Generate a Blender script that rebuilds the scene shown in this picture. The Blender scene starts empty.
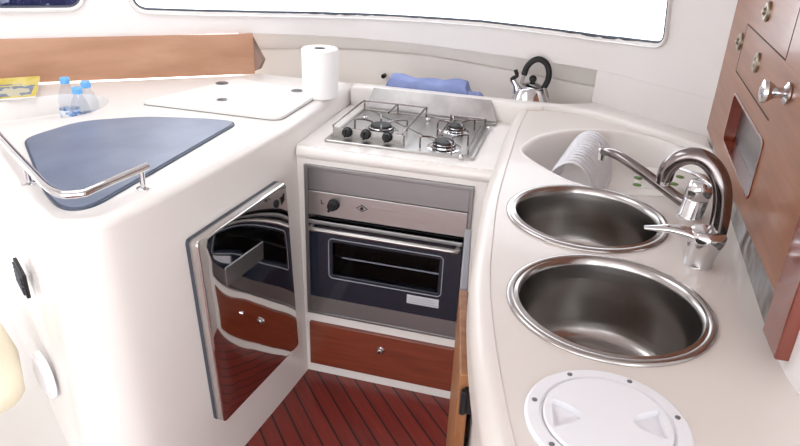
import bpy, bmesh, math, random
from mathutils import Vector, Matrix
C = bpy.context.scene.collection
PI = math.pi
FL = -0.887            # cabin floor, measured from the sink worktop (z = 0); everything is lifted at the end
# ---------------------------------------------------------------- camera
F, PITCH, ROLL, PPY, YAW, CH = 670.749, .444637, .0399289, 223.15, -.2566116, .62
def yawed(v):
    return Vector((v.x*math.cos(YAW)+v.y*math.sin(YAW), -v.x*math.sin(YAW)+v.y*math.cos(YAW), v.z))
_f = Vector((0, math.cos(PITCH), -math.sin(PITCH))); _u = Vector((0, math.sin(PITCH), math.cos(PITCH))); _x = Vector((1, 0, 0))
CR = yawed(math.cos(ROLL)*_x+math.sin(ROLL)*_u); CU = yawed(-math.sin(ROLL)*_x+math.cos(ROLL)*_u); CF = yawed(_f)
EYE = Vector((0, 0, CH))
def ray(px, py): return CF*F+CR*(px-400)-CU*(py-PPY)
def at(px, py, z=0.0):
    d = ray(px, py); return EYE+d*((z-CH)/d.z)
def onp(px, py, O, n):
    d = ray(px, py); O = Vector(O); n = Vector(n); return EYE+d*((O-EYE).dot(n)/d.dot(n))
cam = bpy.data.objects.new('camera', bpy.data.cameras.new('camera')); C.objects.link(cam)
cam.matrix_world = Matrix(((CR.x, CU.x, -CF.x, 0), (CR.y, CU.y, -CF.y, 0), (CR.z, CU.z, -CF.z, CH), (0, 0, 0, 1)))
cam.data.sensor_width = 36; cam.data.lens = F/800*36; cam.data.clip_start = .02
bpy.context.scene.camera = cam

# ---------------------------------------------------------------- materials
def mat(name, col, rough=.4, metal=0, coat=0, spec=.5, **k):
    m = bpy.data.materials.new(name); m.use_nodes = True; n = m.node_tree.nodes; p = n['Principled BSDF']
    p.inputs['Base Color'].default_value = (*col, 1); p.inputs['Roughness'].default_value = rough
    p.inputs['Metallic'].default_value = metal; p.inputs['Coat Weight'].default_value = coat
    p.inputs['Coat Roughness'].default_value = .08
    p.inputs['Specular IOR Level'].default_value = spec
    for a, b in k.items(): p.inputs[a.replace('_', ' ')].default_value = b
    return m
def N(m, t, **k):
    n = m.node_tree.nodes.new(t)
    for a, b in k.items():
        if hasattr(n, a): setattr(n, a, b)
        else: n.inputs[a].default_value = b
    return n
def L(m, a, b): m.node_tree.links.new(a, b)
def P(m): return m.node_tree.nodes['Principled BSDF']
def coords(m, scale=(1, 1, 1), rot=(0, 0, 0)):
    t = N(m, 'ShaderNodeTexCoord'); g = N(m, 'ShaderNodeMapping'); g.inputs['Scale'].default_value = scale; g.inputs['Rotation'].default_value = rot
    L(m, t.outputs['Object'], g.inputs['Vector']); return g.outputs['Vector']
def noise_col(m, c1, c2, scale, stretch=(1, 1, 1), rot=(0, 0, 0), detail=5, lo=.3, hi=.7):
    n = N(m, 'ShaderNodeTexNoise'); n.inputs['Scale'].default_value = scale; n.inputs['Detail'].default_value = detail
    L(m, coords(m, stretch, rot), n.inputs['Vector'])
    r = N(m, 'ShaderNodeValToRGB'); r.color_ramp.elements[0].position = lo; r.color_ramp.elements[1].position = hi
    r.color_ramp.elements[0].color = (*c1, 1); r.color_ramp.elements[1].color = (*c2, 1)
    L(m, n.outputs['Fac'], r.inputs['Fac']); L(m, r.outputs['Color'], P(m).inputs['Base Color']); return n, r
def bump(m, scale, strength, stretch=(1, 1, 1), dist=.01, detail=3):
    n = N(m, 'ShaderNodeTexNoise'); n.inputs['Scale'].default_value = scale; n.inputs['Detail'].default_value = detail
    L(m, coords(m, stretch), n.inputs['Vector'])
    b = N(m, 'ShaderNodeBump'); b.inputs['Strength'].default_value = strength; b.inputs['Distance'].default_value = dist
    L(m, n.outputs['Fac'], b.inputs['Height']); L(m, b.outputs['Normal'], P(m).inputs['Normal']); return b
M = {}
M['gel'] = mat('gelcoat_white', (.80, .76, .73), .32, coat=.3)
noise_col(M['gel'], (.79, .752, .715), (.82, .79, .755), 3)
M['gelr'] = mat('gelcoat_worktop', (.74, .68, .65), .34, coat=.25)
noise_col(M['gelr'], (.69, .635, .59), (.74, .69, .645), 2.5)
M['wall'] = mat('liner_white', (.74, .70, .695), .45)
noise_col(M['wall'], (.72, .69, .675), (.76, .73, .71), 2)
M['recess'] = mat('liner_cream', (.82, .77, .72), .5)
noise_col(M['recess'], (.86, .81, .755), (.90, .855, .81), 2)
def wood(name, c1, c2, rough, stretch, coat=.6, scale=6):
    m = mat(name, c1, rough, coat=coat); noise_col(m, c1, c2, scale, stretch, detail=8, lo=.32, hi=.68); return m
M['wood_r'] = wood('varnished_mahogany', (.23, .088, .041), (.31, .128, .066), .33, (.6, .6, 9), .12); P(M['wood_r']).inputs['Specular IOR Level'].default_value = .35
M['wood_stile'] = wood('dark_mahogany', (.15, .022, .009), (.22, .04, .018), .25, (8, 8, .6), .8)
M['wood_l'] = wood('faded_cherry', (.38, .19, .105), (.53, .30, .19), .45, (1.0, 1.0, 4), .1, 3)
M['wood_d'] = wood('drawer_mahogany', (.155, .027, .011), (.225, .046, .019), .3, (.8, .8, 12), .5)
M['wood_end'] = mat('weathered_end_grain', (.30, .21, .17), .7)
M['oak'] = wood('oak_edge', (.22, .085, .03), (.33, .15, .06), .45, (9, 9, .8), .1)
M['oakgrey'] = mat('grey_edge', (.27, .27, .29), .6, 0)  # plain grey for the far door leaf
M['steel'] = mat('brushed_steel', (.44, .425, .41), .30, 1); bump(M['steel'], 60, .06, (.1, 1, 8))
M['steel_d'] = mat('brushed_steel_dull', (.29, .285, .285), .38, 1); bump(M['steel_d'], 80, .05, (.1, 1, 10))
M['splash'] = mat('stained_steel', (.60, .58, .57), .38, 1)
noise_col(M['splash'], (.27, .26, .255), (.46, .44, .43), 9)
M['mirror'] = mat('polished_steel', (.62, .60, .59), .045, 1); bump(M['mirror'], 3.2, .22, (1, 1, 1), .03, 1)
M['mirror_d'] = mat('dark_polished_steel', (.24, .23, .225), .14, 1); bump(M['mirror_d'], 9, .5, (1, 1, 1), .03, 2)  # polished strip; its dark reflections are put into the base colour
M['chrome'] = mat('chrome', (.72, .72, .73), .09, 1)
M['chrome_d'] = mat('dark_chrome', (.27, .24, .235), .16, 1)  # dark cabin reflection on the spouts put into the colour; hob wires share it
M['brass'] = mat('worn_nickel', (.40, .36, .29), .3, 1)
M['bowl'] = mat('sink_steel', (.42, .405, .39), .24, 1); bump(M['bowl'], 30, .05, (.3, .3, 4))
M['rim'] = mat('sink_rim_steel', (.47, .45, .435), .22, 1)
M['black'] = mat('black_plastic', (.012, .012, .013), .42, spec=.3)
M['rubber'] = mat('dark_rubber', (.055, .065, .085), .5)
M['navyglass'] = mat('oven_glass', (.010, .014, .026), .08, coat=.2)
M['cavity'] = mat('oven_enamel', (.03, .03, .032), .3)
M['greyline'] = mat('printed_grey_line', (.35, .38, .42), .4)
M['sticker'] = mat('silver_sticker', (.55, .55, .58), .5)
M['white'] = mat('white_plastic', (.80, .80, .83), .3, coat=.3)
M['white2'] = mat('white_lid_plastic', (.82, .80, .77), .35)
M['trimcream'] = mat('cream_edge', (.70, .66, .55), .5)
M['paper'] = mat('tissue_paper', (.9, .89, .88), .9); bump(M['paper'], 120, .3, dist=.002)
M['card'] = mat('cardboard', (.25, .22, .20), .8)
M['cushion'] = mat('cream_vinyl', (.80, .73, .56), .55)
M['rack'] = mat('rack_plastic', (.88, .88, .92), .3)
M['rack'].node_tree.nodes['Principled BSDF'].inputs['Transmission Weight'].default_value = .25
M['cap'] = mat('blue_cap', (.14, .42, .82), .4)
M['blue'] = mat('blue_cloth', (.20, .29, .62), .85); noise_col(M['blue'], (.19, .24, .47), (.27, .33, .58), 14); 
M['gray_mark'] = mat('latch_grey', (.20, .195, .195), .4, .5)
M['capdark'] = mat('burner_enamel', (.025, .025, .026), .6)
M['groove'] = mat('dark_groove', (.03, .015, .01), .8)
M['seam'] = mat('seam_shadow_grey', (.40, .37, .36), .7)
# blue-grey non-slip mat
M['mat'] = mat('blue_mat', (.2, .25, .36), .36, spec=.6); noise_col(M['mat'], (.125, .155, .225), (.20, .235, .325), 6, detail=9); bump(M['mat'], 220, .25, dist=.002)
M['mat_edge'] = mat('mat_edge', (.07, .09, .13), .5)
# clear things
def clear(name, tint, fac, rough=.02):
    m = bpy.data.materials.new(name); m.use_nodes = True; n = m.node_tree.nodes; n.clear()
    o = n.new('ShaderNodeOutputMaterial'); a = n.new('ShaderNodeBsdfTransparent'); g = n.new('ShaderNodeBsdfGlossy'); x = n.new('ShaderNodeMixShader')
    a.inputs[0].default_value = (*tint, 1); g.inputs[0].default_value = (1, 1, 1, 1); g.inputs['Roughness'].default_value = rough
    f = n.new('ShaderNodeLayerWeight'); f.inputs['Blend'].default_value = fac; f = type('q', (), {'outputs': [f.outputs['Fresnel']]})
    gm = n.new('ShaderNodeNewGeometry'); q1 = n.new('ShaderNodeMath'); q1.operation = 'SUBTRACT'; q1.inputs[0].default_value = 1; q2 = n.new('ShaderNodeMath'); q2.operation = 'MULTIPLY'; q3 = n.new('ShaderNodeMath'); q3.operation = 'MINIMUM'; q3.inputs[1].default_value = .6
    for s, d in ((gm.outputs['Backfacing'], q1.inputs[1]), (f.outputs[0], q3.inputs[0]), (q3.outputs[0], q2.inputs[0]), (q1.outputs[0], q2.inputs[1])): m.node_tree.links.new(s, d)
    f = q2
    for s, d in ((f.outputs[0], x.inputs[0]), (a.outputs[0], x.inputs[1]), (g.outputs[0], x.inputs[2]), (x.outputs[0], o.inputs[0])): m.node_tree.links.new(s, d)
    return m
M['glass'] = clear('window_glass', (.97, .98, 1), .06)
M['ovenpane'] = clear('oven_window_glass', (.50, .50, .52), .18)
M['pet'] = clear('clear_bottle_plastic', (.90, .92, .95), .38, .08)
_n = M['pet'].node_tree.nodes; _t = _n.new('ShaderNodeTexNoise'); _t.inputs['Scale'].default_value = 70; _b = _n.new('ShaderNodeBump'); _b.inputs['Distance'].default_value = .01
M['pet'].node_tree.links.new(_t.outputs['Fac'], _b.inputs['Height'])
for _g in _n:
    if _g.type == 'BSDF_GLOSSY': M['pet'].node_tree.links.new(_b.outputs['Normal'], _g.inputs['Normal'])
M['water'] = clear('water_in_bottle', (.94, .97, .99), .05)
# floor: diagonal red teak planks with black caulking
def floor_mat():
    m = mat('teak_planking', (.2, .03, .02), .38, coat=.25)
    t = N(m, 'ShaderNodeTexCoord'); g = N(m, 'ShaderNodeMapping'); g.inputs['Rotation'].default_value = (0, 0, math.radians(48.3)); L(m, t.outputs['Object'], g.inputs['Vector'])
    s = N(m, 'ShaderNodeSeparateXYZ'); L(m, g.outputs['Vector'], s.inputs[0])
    def mth(op, a, b):
        q = N(m, 'ShaderNodeMath'); q.operation = op
        for i, v in enumerate((a, b)):
            if isinstance(v, (int, float)): q.inputs[i].default_value = v
            else: L(m, v, q.inputs[i])
        return q.outputs[0]
    v = mth('DIVIDE', s.outputs['Y'], .0523); fr = mth('FRACT', mth('ADD', v, 100.08), 0); seam = mth('LESS_THAN', fr, .11)
    fl = mth('FLOOR', v, 0); wn = N(m, 'ShaderNodeTexWhiteNoise'); wn.noise_dimensions = '1D'; L(m, fl, wn.inputs['W'])
    g2 = N(m, 'ShaderNodeMapping'); g2.inputs['Scale'].default_value = (2, 22, 1); L(m, g.outputs['Vector'], g2.inputs['Vector'])
    n = N(m, 'ShaderNodeTexNoise'); n.inputs['Scale'].default_value = 4; n.inputs['Detail'].default_value = 7; L(m, g2.outputs['Vector'], n.inputs['Vector'])
    r = N(m, 'ShaderNodeValToRGB'); e = r.color_ramp.elements; e[0].position = .25; e[1].position = .8; e[0].color = (.145, .014, .010, 1); e[1].color = (.26, .034, .023, 1)
    L(m, mth('ADD', mth('MULTIPLY', n.outputs['Fac'], .7), mth('MULTIPLY', wn.outputs['Value'], .25)), r.inputs['Fac'])
    x = N(m, 'ShaderNodeMix'); x.data_type = 'RGBA'; L(m, seam, x.inputs['Factor']); L(m, r.outputs['Color'], x.inputs['A']); x.inputs['B'].default_value = (.008, .006, .006, 1)
    L(m, x.outputs['Result'], P(m).inputs['Base Color']); return m
M['floor'] = floor_mat()
def patch_mat(name, c1, c2, scale, thr):
    m = mat(name, c1, .7); noise_col(m, c1, c2, scale, detail=2, lo=thr, hi=thr+.02); return m
M['curtain'] = patch_mat('navy_print_cloth', (.012, .016, .075), (.30, .33, .42), 9, .56)
M['cover'] = patch_mat('magazine_photo', (.20, .23, .30), (.55, .52, .38), 30, .5)
M['yellow'] = mat('magazine_yellow', (.62, .47, .04), .4); noise_col(M['yellow'], (.60, .45, .03), (.75, .66, .25), 25)
M['leafprint'] = mat('white_packet', (.78, .76, .72), .5)
M['leaf'] = mat('printed_green', (.10, .20, .03), .6)

# ---------------------------------------------------------------- mesh helpers
class B:
    def __init__(s): s.bm = bmesh.new()
    def box(s, a, b, R=None, O=(0, 0, 0)):
        vs = []
        for z in (a[2], b[2]):
            for x, y in ((a[0], a[1]), (b[0], a[1]), (b[0], b[1]), (a[0], b[1])):
                v = Vector((x, y, z));
                if R is not None: v = R @ v
                vs.append(s.bm.verts.new(v+Vector(O)))
        for f in ((0, 3, 2, 1), (4, 5, 6, 7), (0, 1, 5, 4), (1, 2, 6, 5), (2, 3, 7, 6), (3, 0, 4, 7)): s.bm.faces.new([vs[i] for i in f])
        return s
    def loops(s, rings, closed=False, cap0=True, cap1=True):
        R = [[s.bm.verts.new(p) for p in r] for r in rings]; n = len(R[0])
        for a, b in list(zip(R, R[1:]))+([(R[-1], R[0])] if closed else []):
            for i in range(n): s.bm.faces.new((a[i], a[(i+1) % n], b[(i+1) % n], b[i]))
        if not closed:
            if cap0: s.bm.faces.new(R[0][::-1])
            if cap1: s.bm.faces.new(R[-1])
        return s
    def tube(s, pts, r, seg=12, closed=False, flat=1.0, up=None):
        pts = [Vector(p) for p in pts]; n = len(pts); rs = r if isinstance(r, (list, tuple)) else [r]*n; rings = []
        T = []
        for i in range(n):
            a = pts[(i-1) % n] if (closed or i) else pts[0]; b = pts[(i+1) % n] if (closed or i < n-1) else pts[-1]; T.append((b-a).normalized())
        u = Vector(up) if up else (Vector((0, 0, 1)) if abs(T[0].z) < .9 else Vector((1, 0, 0)))
        for i in range(n):
            u = (u-T[i]*u.dot(T[i])).normalized(); w = T[i].cross(u)
            rings.append([pts[i]+(w*math.cos(2*PI*k/seg)+u*math.sin(2*PI*k/seg)*flat)*rs[i] for k in range(seg)])
        return s.loops(rings, closed)
    def cyl(s, p0, p1, r0, r1=None, seg=24): return s.tube([p0, p1], [r0, r0 if r1 is None else r1], seg)
    def lathe(s, prof, c=(0, 0, 0), seg=48, axis=None, caps=(True, True)):
        c = Vector(c); R = Vector((0, 0, 1)).rotation_difference(Vector(axis)).to_matrix() if axis is not None else Matrix.Identity(3)
        rings = [[c+R @ Vector((r*math.cos(2*PI*k/seg), r*math.sin(2*PI*k/seg), z)) for k in range(seg)] for r, z in prof]
        return s.loops(rings, False, *caps)
    def sphere(s, c, r, sc=(1, 1, 1), seg=20):
        n = 10; pr = [(max(1e-4, math.sin(PI*i/n))*r, -math.cos(PI*i/n)*r) for i in range(n+1)]
        c = Vector(c); s.loops([[c+Vector((a*math.cos(2*PI*k/seg)*sc[0], a*math.sin(2*PI*k/seg)*sc[1], z*sc[2])) for k in range(seg)] for a, z in pr]); return s
    def prism(s, poly, z0, z1):
        return s.loops([[Vector((p[0], p[1], z0)) for p in poly], [Vector((p[0], p[1], z1)) for p in poly]])
    def slab(s, pts, n, t):
        """polygon given by 3-D points, thickened by t along n"""
        n = Vector(n).normalized(); return s.loops([[Vector(p) for p in pts], [Vector(p)+n*t for p in pts]])
def finish(me, ang=32):
    for p in me.polygons: p.use_smooth = True
    me.set_sharp_from_angle(angle=math.radians(ang))
def obj(name, b, m, parent=None, bevel=0, cut=None, seg=3, ang=32, label=None, wn=False):
    bm = b.bm; bmesh.ops.recalc_face_normals(bm, faces=bm.faces)
    me = bpy.data.meshes.new(name); bm.to_mesh(me); bm.free()
    o = bpy.data.objects.new(name, me); C.objects.link(o)
    me.materials.append(M[m] if isinstance(m, str) else m)
    tmp = []
    for c in (cut or []):
        bmesh.ops.recalc_face_normals(c.bm, faces=c.bm.faces); cm = bpy.data.meshes.new('c'); c.bm.to_mesh(cm); c.bm.free(); co = bpy.data.objects.new('c', cm); C.objects.link(co); tmp.append(co)
        q = o.modifiers.new('b', 'BOOLEAN'); q.object = co; q.solver = 'EXACT'
    if bevel:
        q = o.modifiers.new('v', 'BEVEL'); q.width = bevel; q.segments = seg; q.limit_method = 'ANGLE'; q.angle_limit = math.radians(40)
    if tmp or bevel:
        dg = bpy.context.evaluated_depsgraph_get(); dg.update(); nm = bpy.data.meshes.new_from_object(o.evaluated_get(dg)); o.modifiers.clear(); o.data = nm; nm.name = name
        for t in tmp: bpy.data.objects.remove(t)
        me = nm
    finish(me, ang)
    if bevel or cut or wn:
        q = o.modifiers.new('wn', 'WEIGHTED_NORMAL'); q.keep_sharp = True
    if parent is not None:
        off = parent.matrix_world.translation if parent.parent is None else parent.parent.location
        base = parent.location if parent.parent is None else parent.parent.location
        me.transform(Matrix.Translation(-base)); o.parent = parent
    if label: o['label'] = label
    return o
def tag(o, label, cat, group=None):
    o['label'] = label; o['category'] = cat
    if group: o['group'] = group
    return o
def thing(name, loc, label, cat, group=None):
    o = bpy.data.objects.new(name, None); C.objects.link(o); o.location = loc; o.empty_display_size = .05; return tag(o, label, cat, group)
def struct(name, b, m, **k):
    o = obj(name, b, m, **k)
    if o.parent is None: o['kind'] = 'structure'
    return o
def copy_tree(o, parent=None):
    c = o.copy(); C.objects.link(c); c.parent = parent
    for ch in [x for x in list(C.objects) if x.parent == o]: copy_tree(ch, c)
    return c
def smooth_pts(pts, n=6, closed=False):
    out = []; P_ = [Vector(p) for p in pts]; m = len(P_)
    for i in range(m if closed else m-1):
        p0 = P_[(i-1) % m] if closed or i else P_[0]; p1 = P_[i]; p2 = P_[(i+1) % m]; p3 = P_[(i+2) % m] if closed or i < m-2 else P_[-1]
        for k in range(n):
            t = k/n; out.append(.5*((2*p1)+(p2-p0)*t+(2*p0-5*p1+4*p2-p3)*t*t+(3*p1-p0-3*p2+p3)*t**3))
    if not closed: out.append(P_[-1])
    return out
def rrect(x0, y0, x1, y1, r, n=6):
    out = []
    for cx, cy, a in ((x1-r, y1-r, 0), (x0+r, y1-r, 90), (x0+r, y0+r, 180), (x1-r, y0+r, 270)):
        for k in range(n+1):
            t = math.radians(a+90*k/n); out.append((cx+r*math.cos(t), cy+r*math.sin(t)))
    return out
def roundpoly(pts, r, n=6):
    out = []; m = len(pts); rr = r if isinstance(r, (list, tuple)) else [r]*m
    for i in range(m):
        a, b, c = Vector(pts[i-1]).to_2d(), Vector(pts[i]).to_2d(), Vector(pts[(i+1) % m]).to_2d(); q = rr[i]
        u = (a-b).normalized(); v = (c-b).normalized(); s_, e = b+u*min(q, (a-b).length*.48), b+v*min(q, (c-b).length*.48)
        for k in range(n+1):
            t = k/n; out.append((1-t)**2*s_+2*t*(1-t)*b+t*t*e)
    return out
def inset(poly, d):
    m = len(poly); ar = sum(poly[i][0]*poly[(i+1) % m][1]-poly[(i+1) % m][0]*poly[i][1] for i in range(m)); sg = 1 if ar > 0 else -1; out = []
    for i in range(m):
        a, b, c = (Vector(poly[j % m]).to_2d() for j in (i-1, i, i+1)); u = (b-a).normalized(); v = (c-b).normalized()
        n1 = Vector((-u.y, u.x))*sg; n2 = Vector((-v.y, v.x))*sg; n = (n1+n2).normalized(); out.append(b+n*d/max(.5, n.dot(n1)))
    return out
def shell(b, outline, prof):
    """stack of inset outlines: prof = [(inset, z), ...]"""
    return b.loops([[Vector((p[0], p[1], z)) for p in (inset(outline, d) if d else outline)] for d, z in prof])
def round_prof(zb, zt, r, n=6):
    return [(0, zb)]+[(r-r*math.cos(PI/2*k/n), zt-r+r*math.sin(PI/2*k/n)) for k in range(n+1)]

ZL = .02      # left worktop and ledge
ZH = -.05     # hob worktop
OY = 1.785    # oven front
# ================================================================ SETTING
fb = B().box((-2.75, -2.45, FL-.03), (.9, 2.8, FL)); struct('floor', fb, 'floor')
# forward bulkhead: a curved liner with the windscreen in it
curve = smooth_pts([(-2.6, 1.30), (-1.9, 1.817), (-1.55, 2.065), (-1.212, 2.315), (-.93, 2.475), (-.68, 2.50), (-.44, 2.48), (-.18, 2.435), (.045, 2.385), (.22, 2.255), (.385, 2.125)], 8)
zlow = [(-2.6, .164), (-1.9, .164), (-1.212, .164), (-.93, .148), (-.44, .142), (.045, .132), (.4, .132)]
def zl(x):
    for (a, za), (b_, zb) in zip(zlow, zlow[1:]):
        if x <= b_: return za+(zb-za)*(x-a)/(b_-a)
    return zlow[-1][1]
S = [0]
for a, b_ in zip(curve, curve[1:]): S.append(S[-1]+(b_-a).length)
def cpt(s, off=0):
    i = 0
    while i < len(S)-2 and S[i+1] < s: i += 1
    t = (s-S[i])/(S[i+1]-S[i]); p = curve[i].lerp(curve[i+1], t)
    def nrm(j):
        a = curve[max(0, j-1)]; c = curve[min(len(curve)-1, j+1)]; d = (c-a).normalized(); return Vector((-d.y, d.x))
    n = nrm(i).lerp(nrm(i+1), t).normalized(); return p.to_2d()+n*off
def hit(px, py):
    """where the sight line meets the curved liner: (s, z)"""
    best = None; d = ray(px, py)
    for k in range(len(curve)-1):
        a, c = curve[k], curve[k+1]; e = c-a; det = d.x*(-e.y)+d.y*e.x
        if abs(det) < 1e-9: continue
        t = (a.x*(-e.y)+a.y*e.x)/det; u = (d.x*a.y-d.y*a.x)/det*-1
        u = ((d*t).to_2d()-a.to_2d()).dot(e.to_2d())/e.to_2d().length_squared
        if -.001 <= u <= 1.001 and t > 0: best = (S[k]+u*(S[k+1]-S[k]), CH+d.z*t)
    return best
HT = 1.05
nS = 90
wb = B(); rings = []
for k in range(nS+1):
    s = S[-1]*k/nS; p = cpt(s); q = cpt(s, .035); z0 = zl(p.x)
    rings.append([Vector((p.x, p.y, z0)), Vector((p.x, p.y, HT)), Vector((q.x, q.y, HT)), Vector((q.x, q.y, z0))])
wb.loops(rings)
def win_outline(pts, r, n=10):
    base = roundpoly([Vector((a, b_)) for a, b_ in pts], r, 8); out = []
    for i in range(len(base)):
        a, c = base[i], base[(i+1) % len(base)]; m = max(1, int((c-a).length/.06))
        for k in range(m): out.append(a.lerp(c, k/m))
    return out
def hw(px, py): return Vector(hit(px, py))
low = [hw(134, 9.5)]+[hw(x, y) for x, y in ((200, 11.5), (270, 13), (340, 14.5), (420, 18), (480, 22), (540, 29), (600, 37), (636, 41))]+[hw(663, 44)]
tr = low[-1]+Vector((-.035, .36)); tl = low[0]+Vector((-.02, .36)); 
o1 = low+[tr, tl]
w1 = win_outline(o1, [.05]+[.0001]*8+[.03, .06, .06])
r0 = hw(82, 7.5); l0 = hw(-60, 9); w2 = win_outline([l0, hw(0, 8), r0, r0+Vector((.015, .36)), l0+Vector((0, .36))], [.04, .0001, .05, .05, .05])
def surf(w, a, b_): return [[Vector((*cpt(p.x, a), p.y)) for p in w], [Vector((*cpt(p.x, b_), p.y)) for p in w]]
front = struct('wall_front', wb, 'wall', cut=[B().loops(surf(w1, -.06, .09)), B().loops(surf(w2, -.06, .09))])
for i, w in enumerate((w1, w2)):
    c = sum(w, Vector((0, 0)))/len(w)
    g = struct('window_%d' % (i+1), B().loops(surf(w, .018, .022)), 'glass')
    rg = [Vector((*cpt(p.x, .006), p.y)) for p in w]
    obj('window_gasket', B().tube(rg, .0065, 8, closed=True), 'rubber', g)
    fl = [c+(p-c)*(1+.018/max(.2, (p-c).length)) for p in w]
    rg = [Vector((*cpt(p.x, -.001), p.y)) for p in inset(w, -.012)]
    obj('window_frame', B().tube(rg, .013, 8, closed=True, flat=.25, up=(0, 0, 1)), 'wall', g)
# printed navy cloth hanging outside the left window
cl = B(); rr_ = []
s0, s1 = l0.x-.05, r0.x+.02
for k in range(40):
    s = s0+(s1-s0)*k/39; o_ = .085+.012*math.sin(k*1.1); p = cpt(s, o_); q = cpt(s, o_+.006); zz = r0.y-.06
    rr_.append([Vector((p.x, p.y, zz)), Vector((p.x, p.y, zz+.5)), Vector((q.x, q.y, zz+.5)), Vector((q.x, q.y, zz))])
tag(obj('printed_cloth', cl.loops(rr_), 'curtain'), 'navy cloth with pale grey print hanging behind the small left window', 'cloth')
# recess behind the ledge: back liner, soffit, trough floor
i0 = [k for k in range(nS+1) if cpt(S[-1]*k/nS).x > -1.26][0]; i1 = [k for k in range(nS+1) if cpt(S[-1]*k/nS).x > .045][0]
def strip(d0, d1, z0, z1, a=i0, b_=i1):
    out = []
    for k in range(a, b_+1):
        s = S[-1]*k/nS; p = cpt(s, d0); q = cpt(s, d1)
        f0 = z0(p.x) if callable(z0) else z0; f1 = z1(p.x) if callable(z1) else z1
        out.append([Vector((p.x, p.y, f0)), Vector((p.x, p.y, f1)), Vector((q.x, q.y, f1)), Vector((q.x, q.y, f0))])
    return B().loops(out)
zs = lambda x: .078 if x < -.6 else .078-.035*(x+.6)/.65
struct('wall_recess', strip(.145, .18, -.08, lambda x: zl(x)+.02), 'recess')
struct('trim_1', strip(.125, .15, -.08, zs), 'recess', bevel=.008)
struct('trim_2', strip(.03, .24, lambda x: zl(x)+.001, lambda x: zl(x)+.03), 'wall')  # soffit over the recess, added to block light
# solid liner block right of the recess, down to the worktop
bl = [Vector((.045, 2.388, 0)), Vector((.22, 2.258, 0)), Vector((.40, 2.118, 0)), Vector((.62, 2.3, 0)), Vector((.40, 2.66, 0)), Vector((.08, 2.66, 0))]
struct('wall_block', B().prism([(p.x, p.y) for p in bl], -.3, .133), 'wall', bevel=.004)
# right bulkhead
def wx(y): return .355+.030*(y-1.04)
struct('wall_right', B().prism([(.355, 1.046), (.361, .94), (.368, .905), (.388, .875), (.44, .845), (.60, .80), (.66, .2), (.80, .2), (.80, 1.046)], FL, 1.05), 'wall')
struct('wall_right_aft', B().prism([(wx(1.046)+.32, 1.0), (wx(2.3)+.32, 2.5), (wx(2.3)+.36, 2.5), (wx(1.046)+.36, 1.0)], FL, 1.05), 'wall')
struct('wall_left', B().box((-2.70, -1.2, FL), (-2.62, 1.35, 1.05)), 'wall')

# ================================================================ LEFT MOULDED CABINET
Lout = [(-.783, 1.80), (-.80, 1.60), (-.822, 1.38), (-.838, 1.22), (-.853, 1.10), (-.875, 1.02), (-.925, .975), (-.995, .962), (-1.06, .998), (-1.145, 1.047), (-1.35, 1.20), (-1.62, 1.40), (-2.0, 1.69)]
Lsm = [p.to_2d() for p in smooth_pts([Vector((*p, 0)) for p in Lout], 4)]
Lpoly = Lsm+[Vector((-1.93, 1.79)), Vector((-1.55, 2.06)), Vector((-1.235, 2.285)), Vector((-1.20, 2.34)), Vector((-.786, 2.34)), Vector((-.786, 2.2)), Vector((-.784, 2.0))]
lc = thing('moulded_cabinet', (-1.1, 1.3, FL), 'large white moulded cabinet on the left with rounded corner, under the blue mat', 'cabinet')
bowl_px = [(-70, 127), (0, 122.5), (40, 121), (62, 118.5), (86, 113.5), (103, 107), (108, 100), (96, 95), (66, 94.5), (36, 97.5), (0, 102), (-70, 112)]
bowl = [at(x, y, ZL) for x, y in bowl_px]; bowl = [p.to_2d() for p in smooth_pts(bowl, 4, True)]
cutb = B(); cutb.loops([[Vector((p.x, p.y, z)) for p in inset(bowl, d)] for d, z in ((.022, -.048), (.008, -.040), (.001, .005), (-.003, .02), (-.003, .05))])
obj('cabinet_body', shell(B(), Lpoly, [(0, FL)]+[(.020+d, z) for d, z in round_prof(FL, ZL, .024)[1:]]), 'gel', lc, cut=[cutb])
# flush fridge door on its face
fd = (Vector((-.822, 1.38, 0))-Vector((-.783, 1.78, 0))).normalized(); fo = Vector((-.783, 1.78, FL)); fn = Vector((-fd.y, fd.x, 0))
if fn.x < 0: fn = -fn
DR = .020/.88
def fp(px, py, off): return onp(px, py, fo+fn*off, fn+Vector((0, 0, DR)))
def rect_from(px, off):
    q = [fp(x, y, off) for x, y in px]; ys0 = (q[0].y+q[3].y)/2; ys1 = (q[1].y+q[2].y)/2; zt = (q[0].z+q[1].z)/2; zb = (q[2].z+q[3].z)/2
    return ys0, ys1, zb, zt
def fpt(y, z, off):
    t = (y-fo.y)/fd.y; p = fo+fd*t+fn*(off-DR*(z-FL)); return Vector((p.x, p.y, z))
y0, y1, zb, zt = rect_from(((190, 238), (287, 181), (300, 345), (225, 422)), .025)
fr = thing('fridge_door', fpt((y0+y1)/2, zb, .01), 'mirror polished steel fridge door on the left cabinet face', 'door')
def quad_yz(px, off): return [(q.y, q.z) for q in (fp(x, y, off) for x, y in px)]
DQ = quad_yz(((198, 243), (287, 182), (300, 345), (226, 423)), .036)
def bil(u, v, Q):      # u along the face, v upwards
    tl, tr, br, bl = (Vector(q) for q in Q); return bl.lerp(br, u).lerp(tl.lerp(tr, u), v)
def qring(Q, m, r, o_, q_=0):
    W_, H_ = (Vector(Q[1])-Vector(Q[0])).length, (Vector(Q[3])-Vector(Q[0])).length
    w = rrect(-m, -m, W_+m, H_+m, r); out = []
    for a, b_ in w:
        a += (W_/2-a)*q_; b_ += (H_/2-b_)*q_; p = bil(a/W_, b_/H_, Q); out.append(fpt(p.x, p.y, o_))
    return out
obj('door_frame', B().loops([qring(DQ, .0005, .012, -.012), qring(DQ, .0005, .012, .010)]), 'rubber', fr, bevel=.002)
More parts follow.
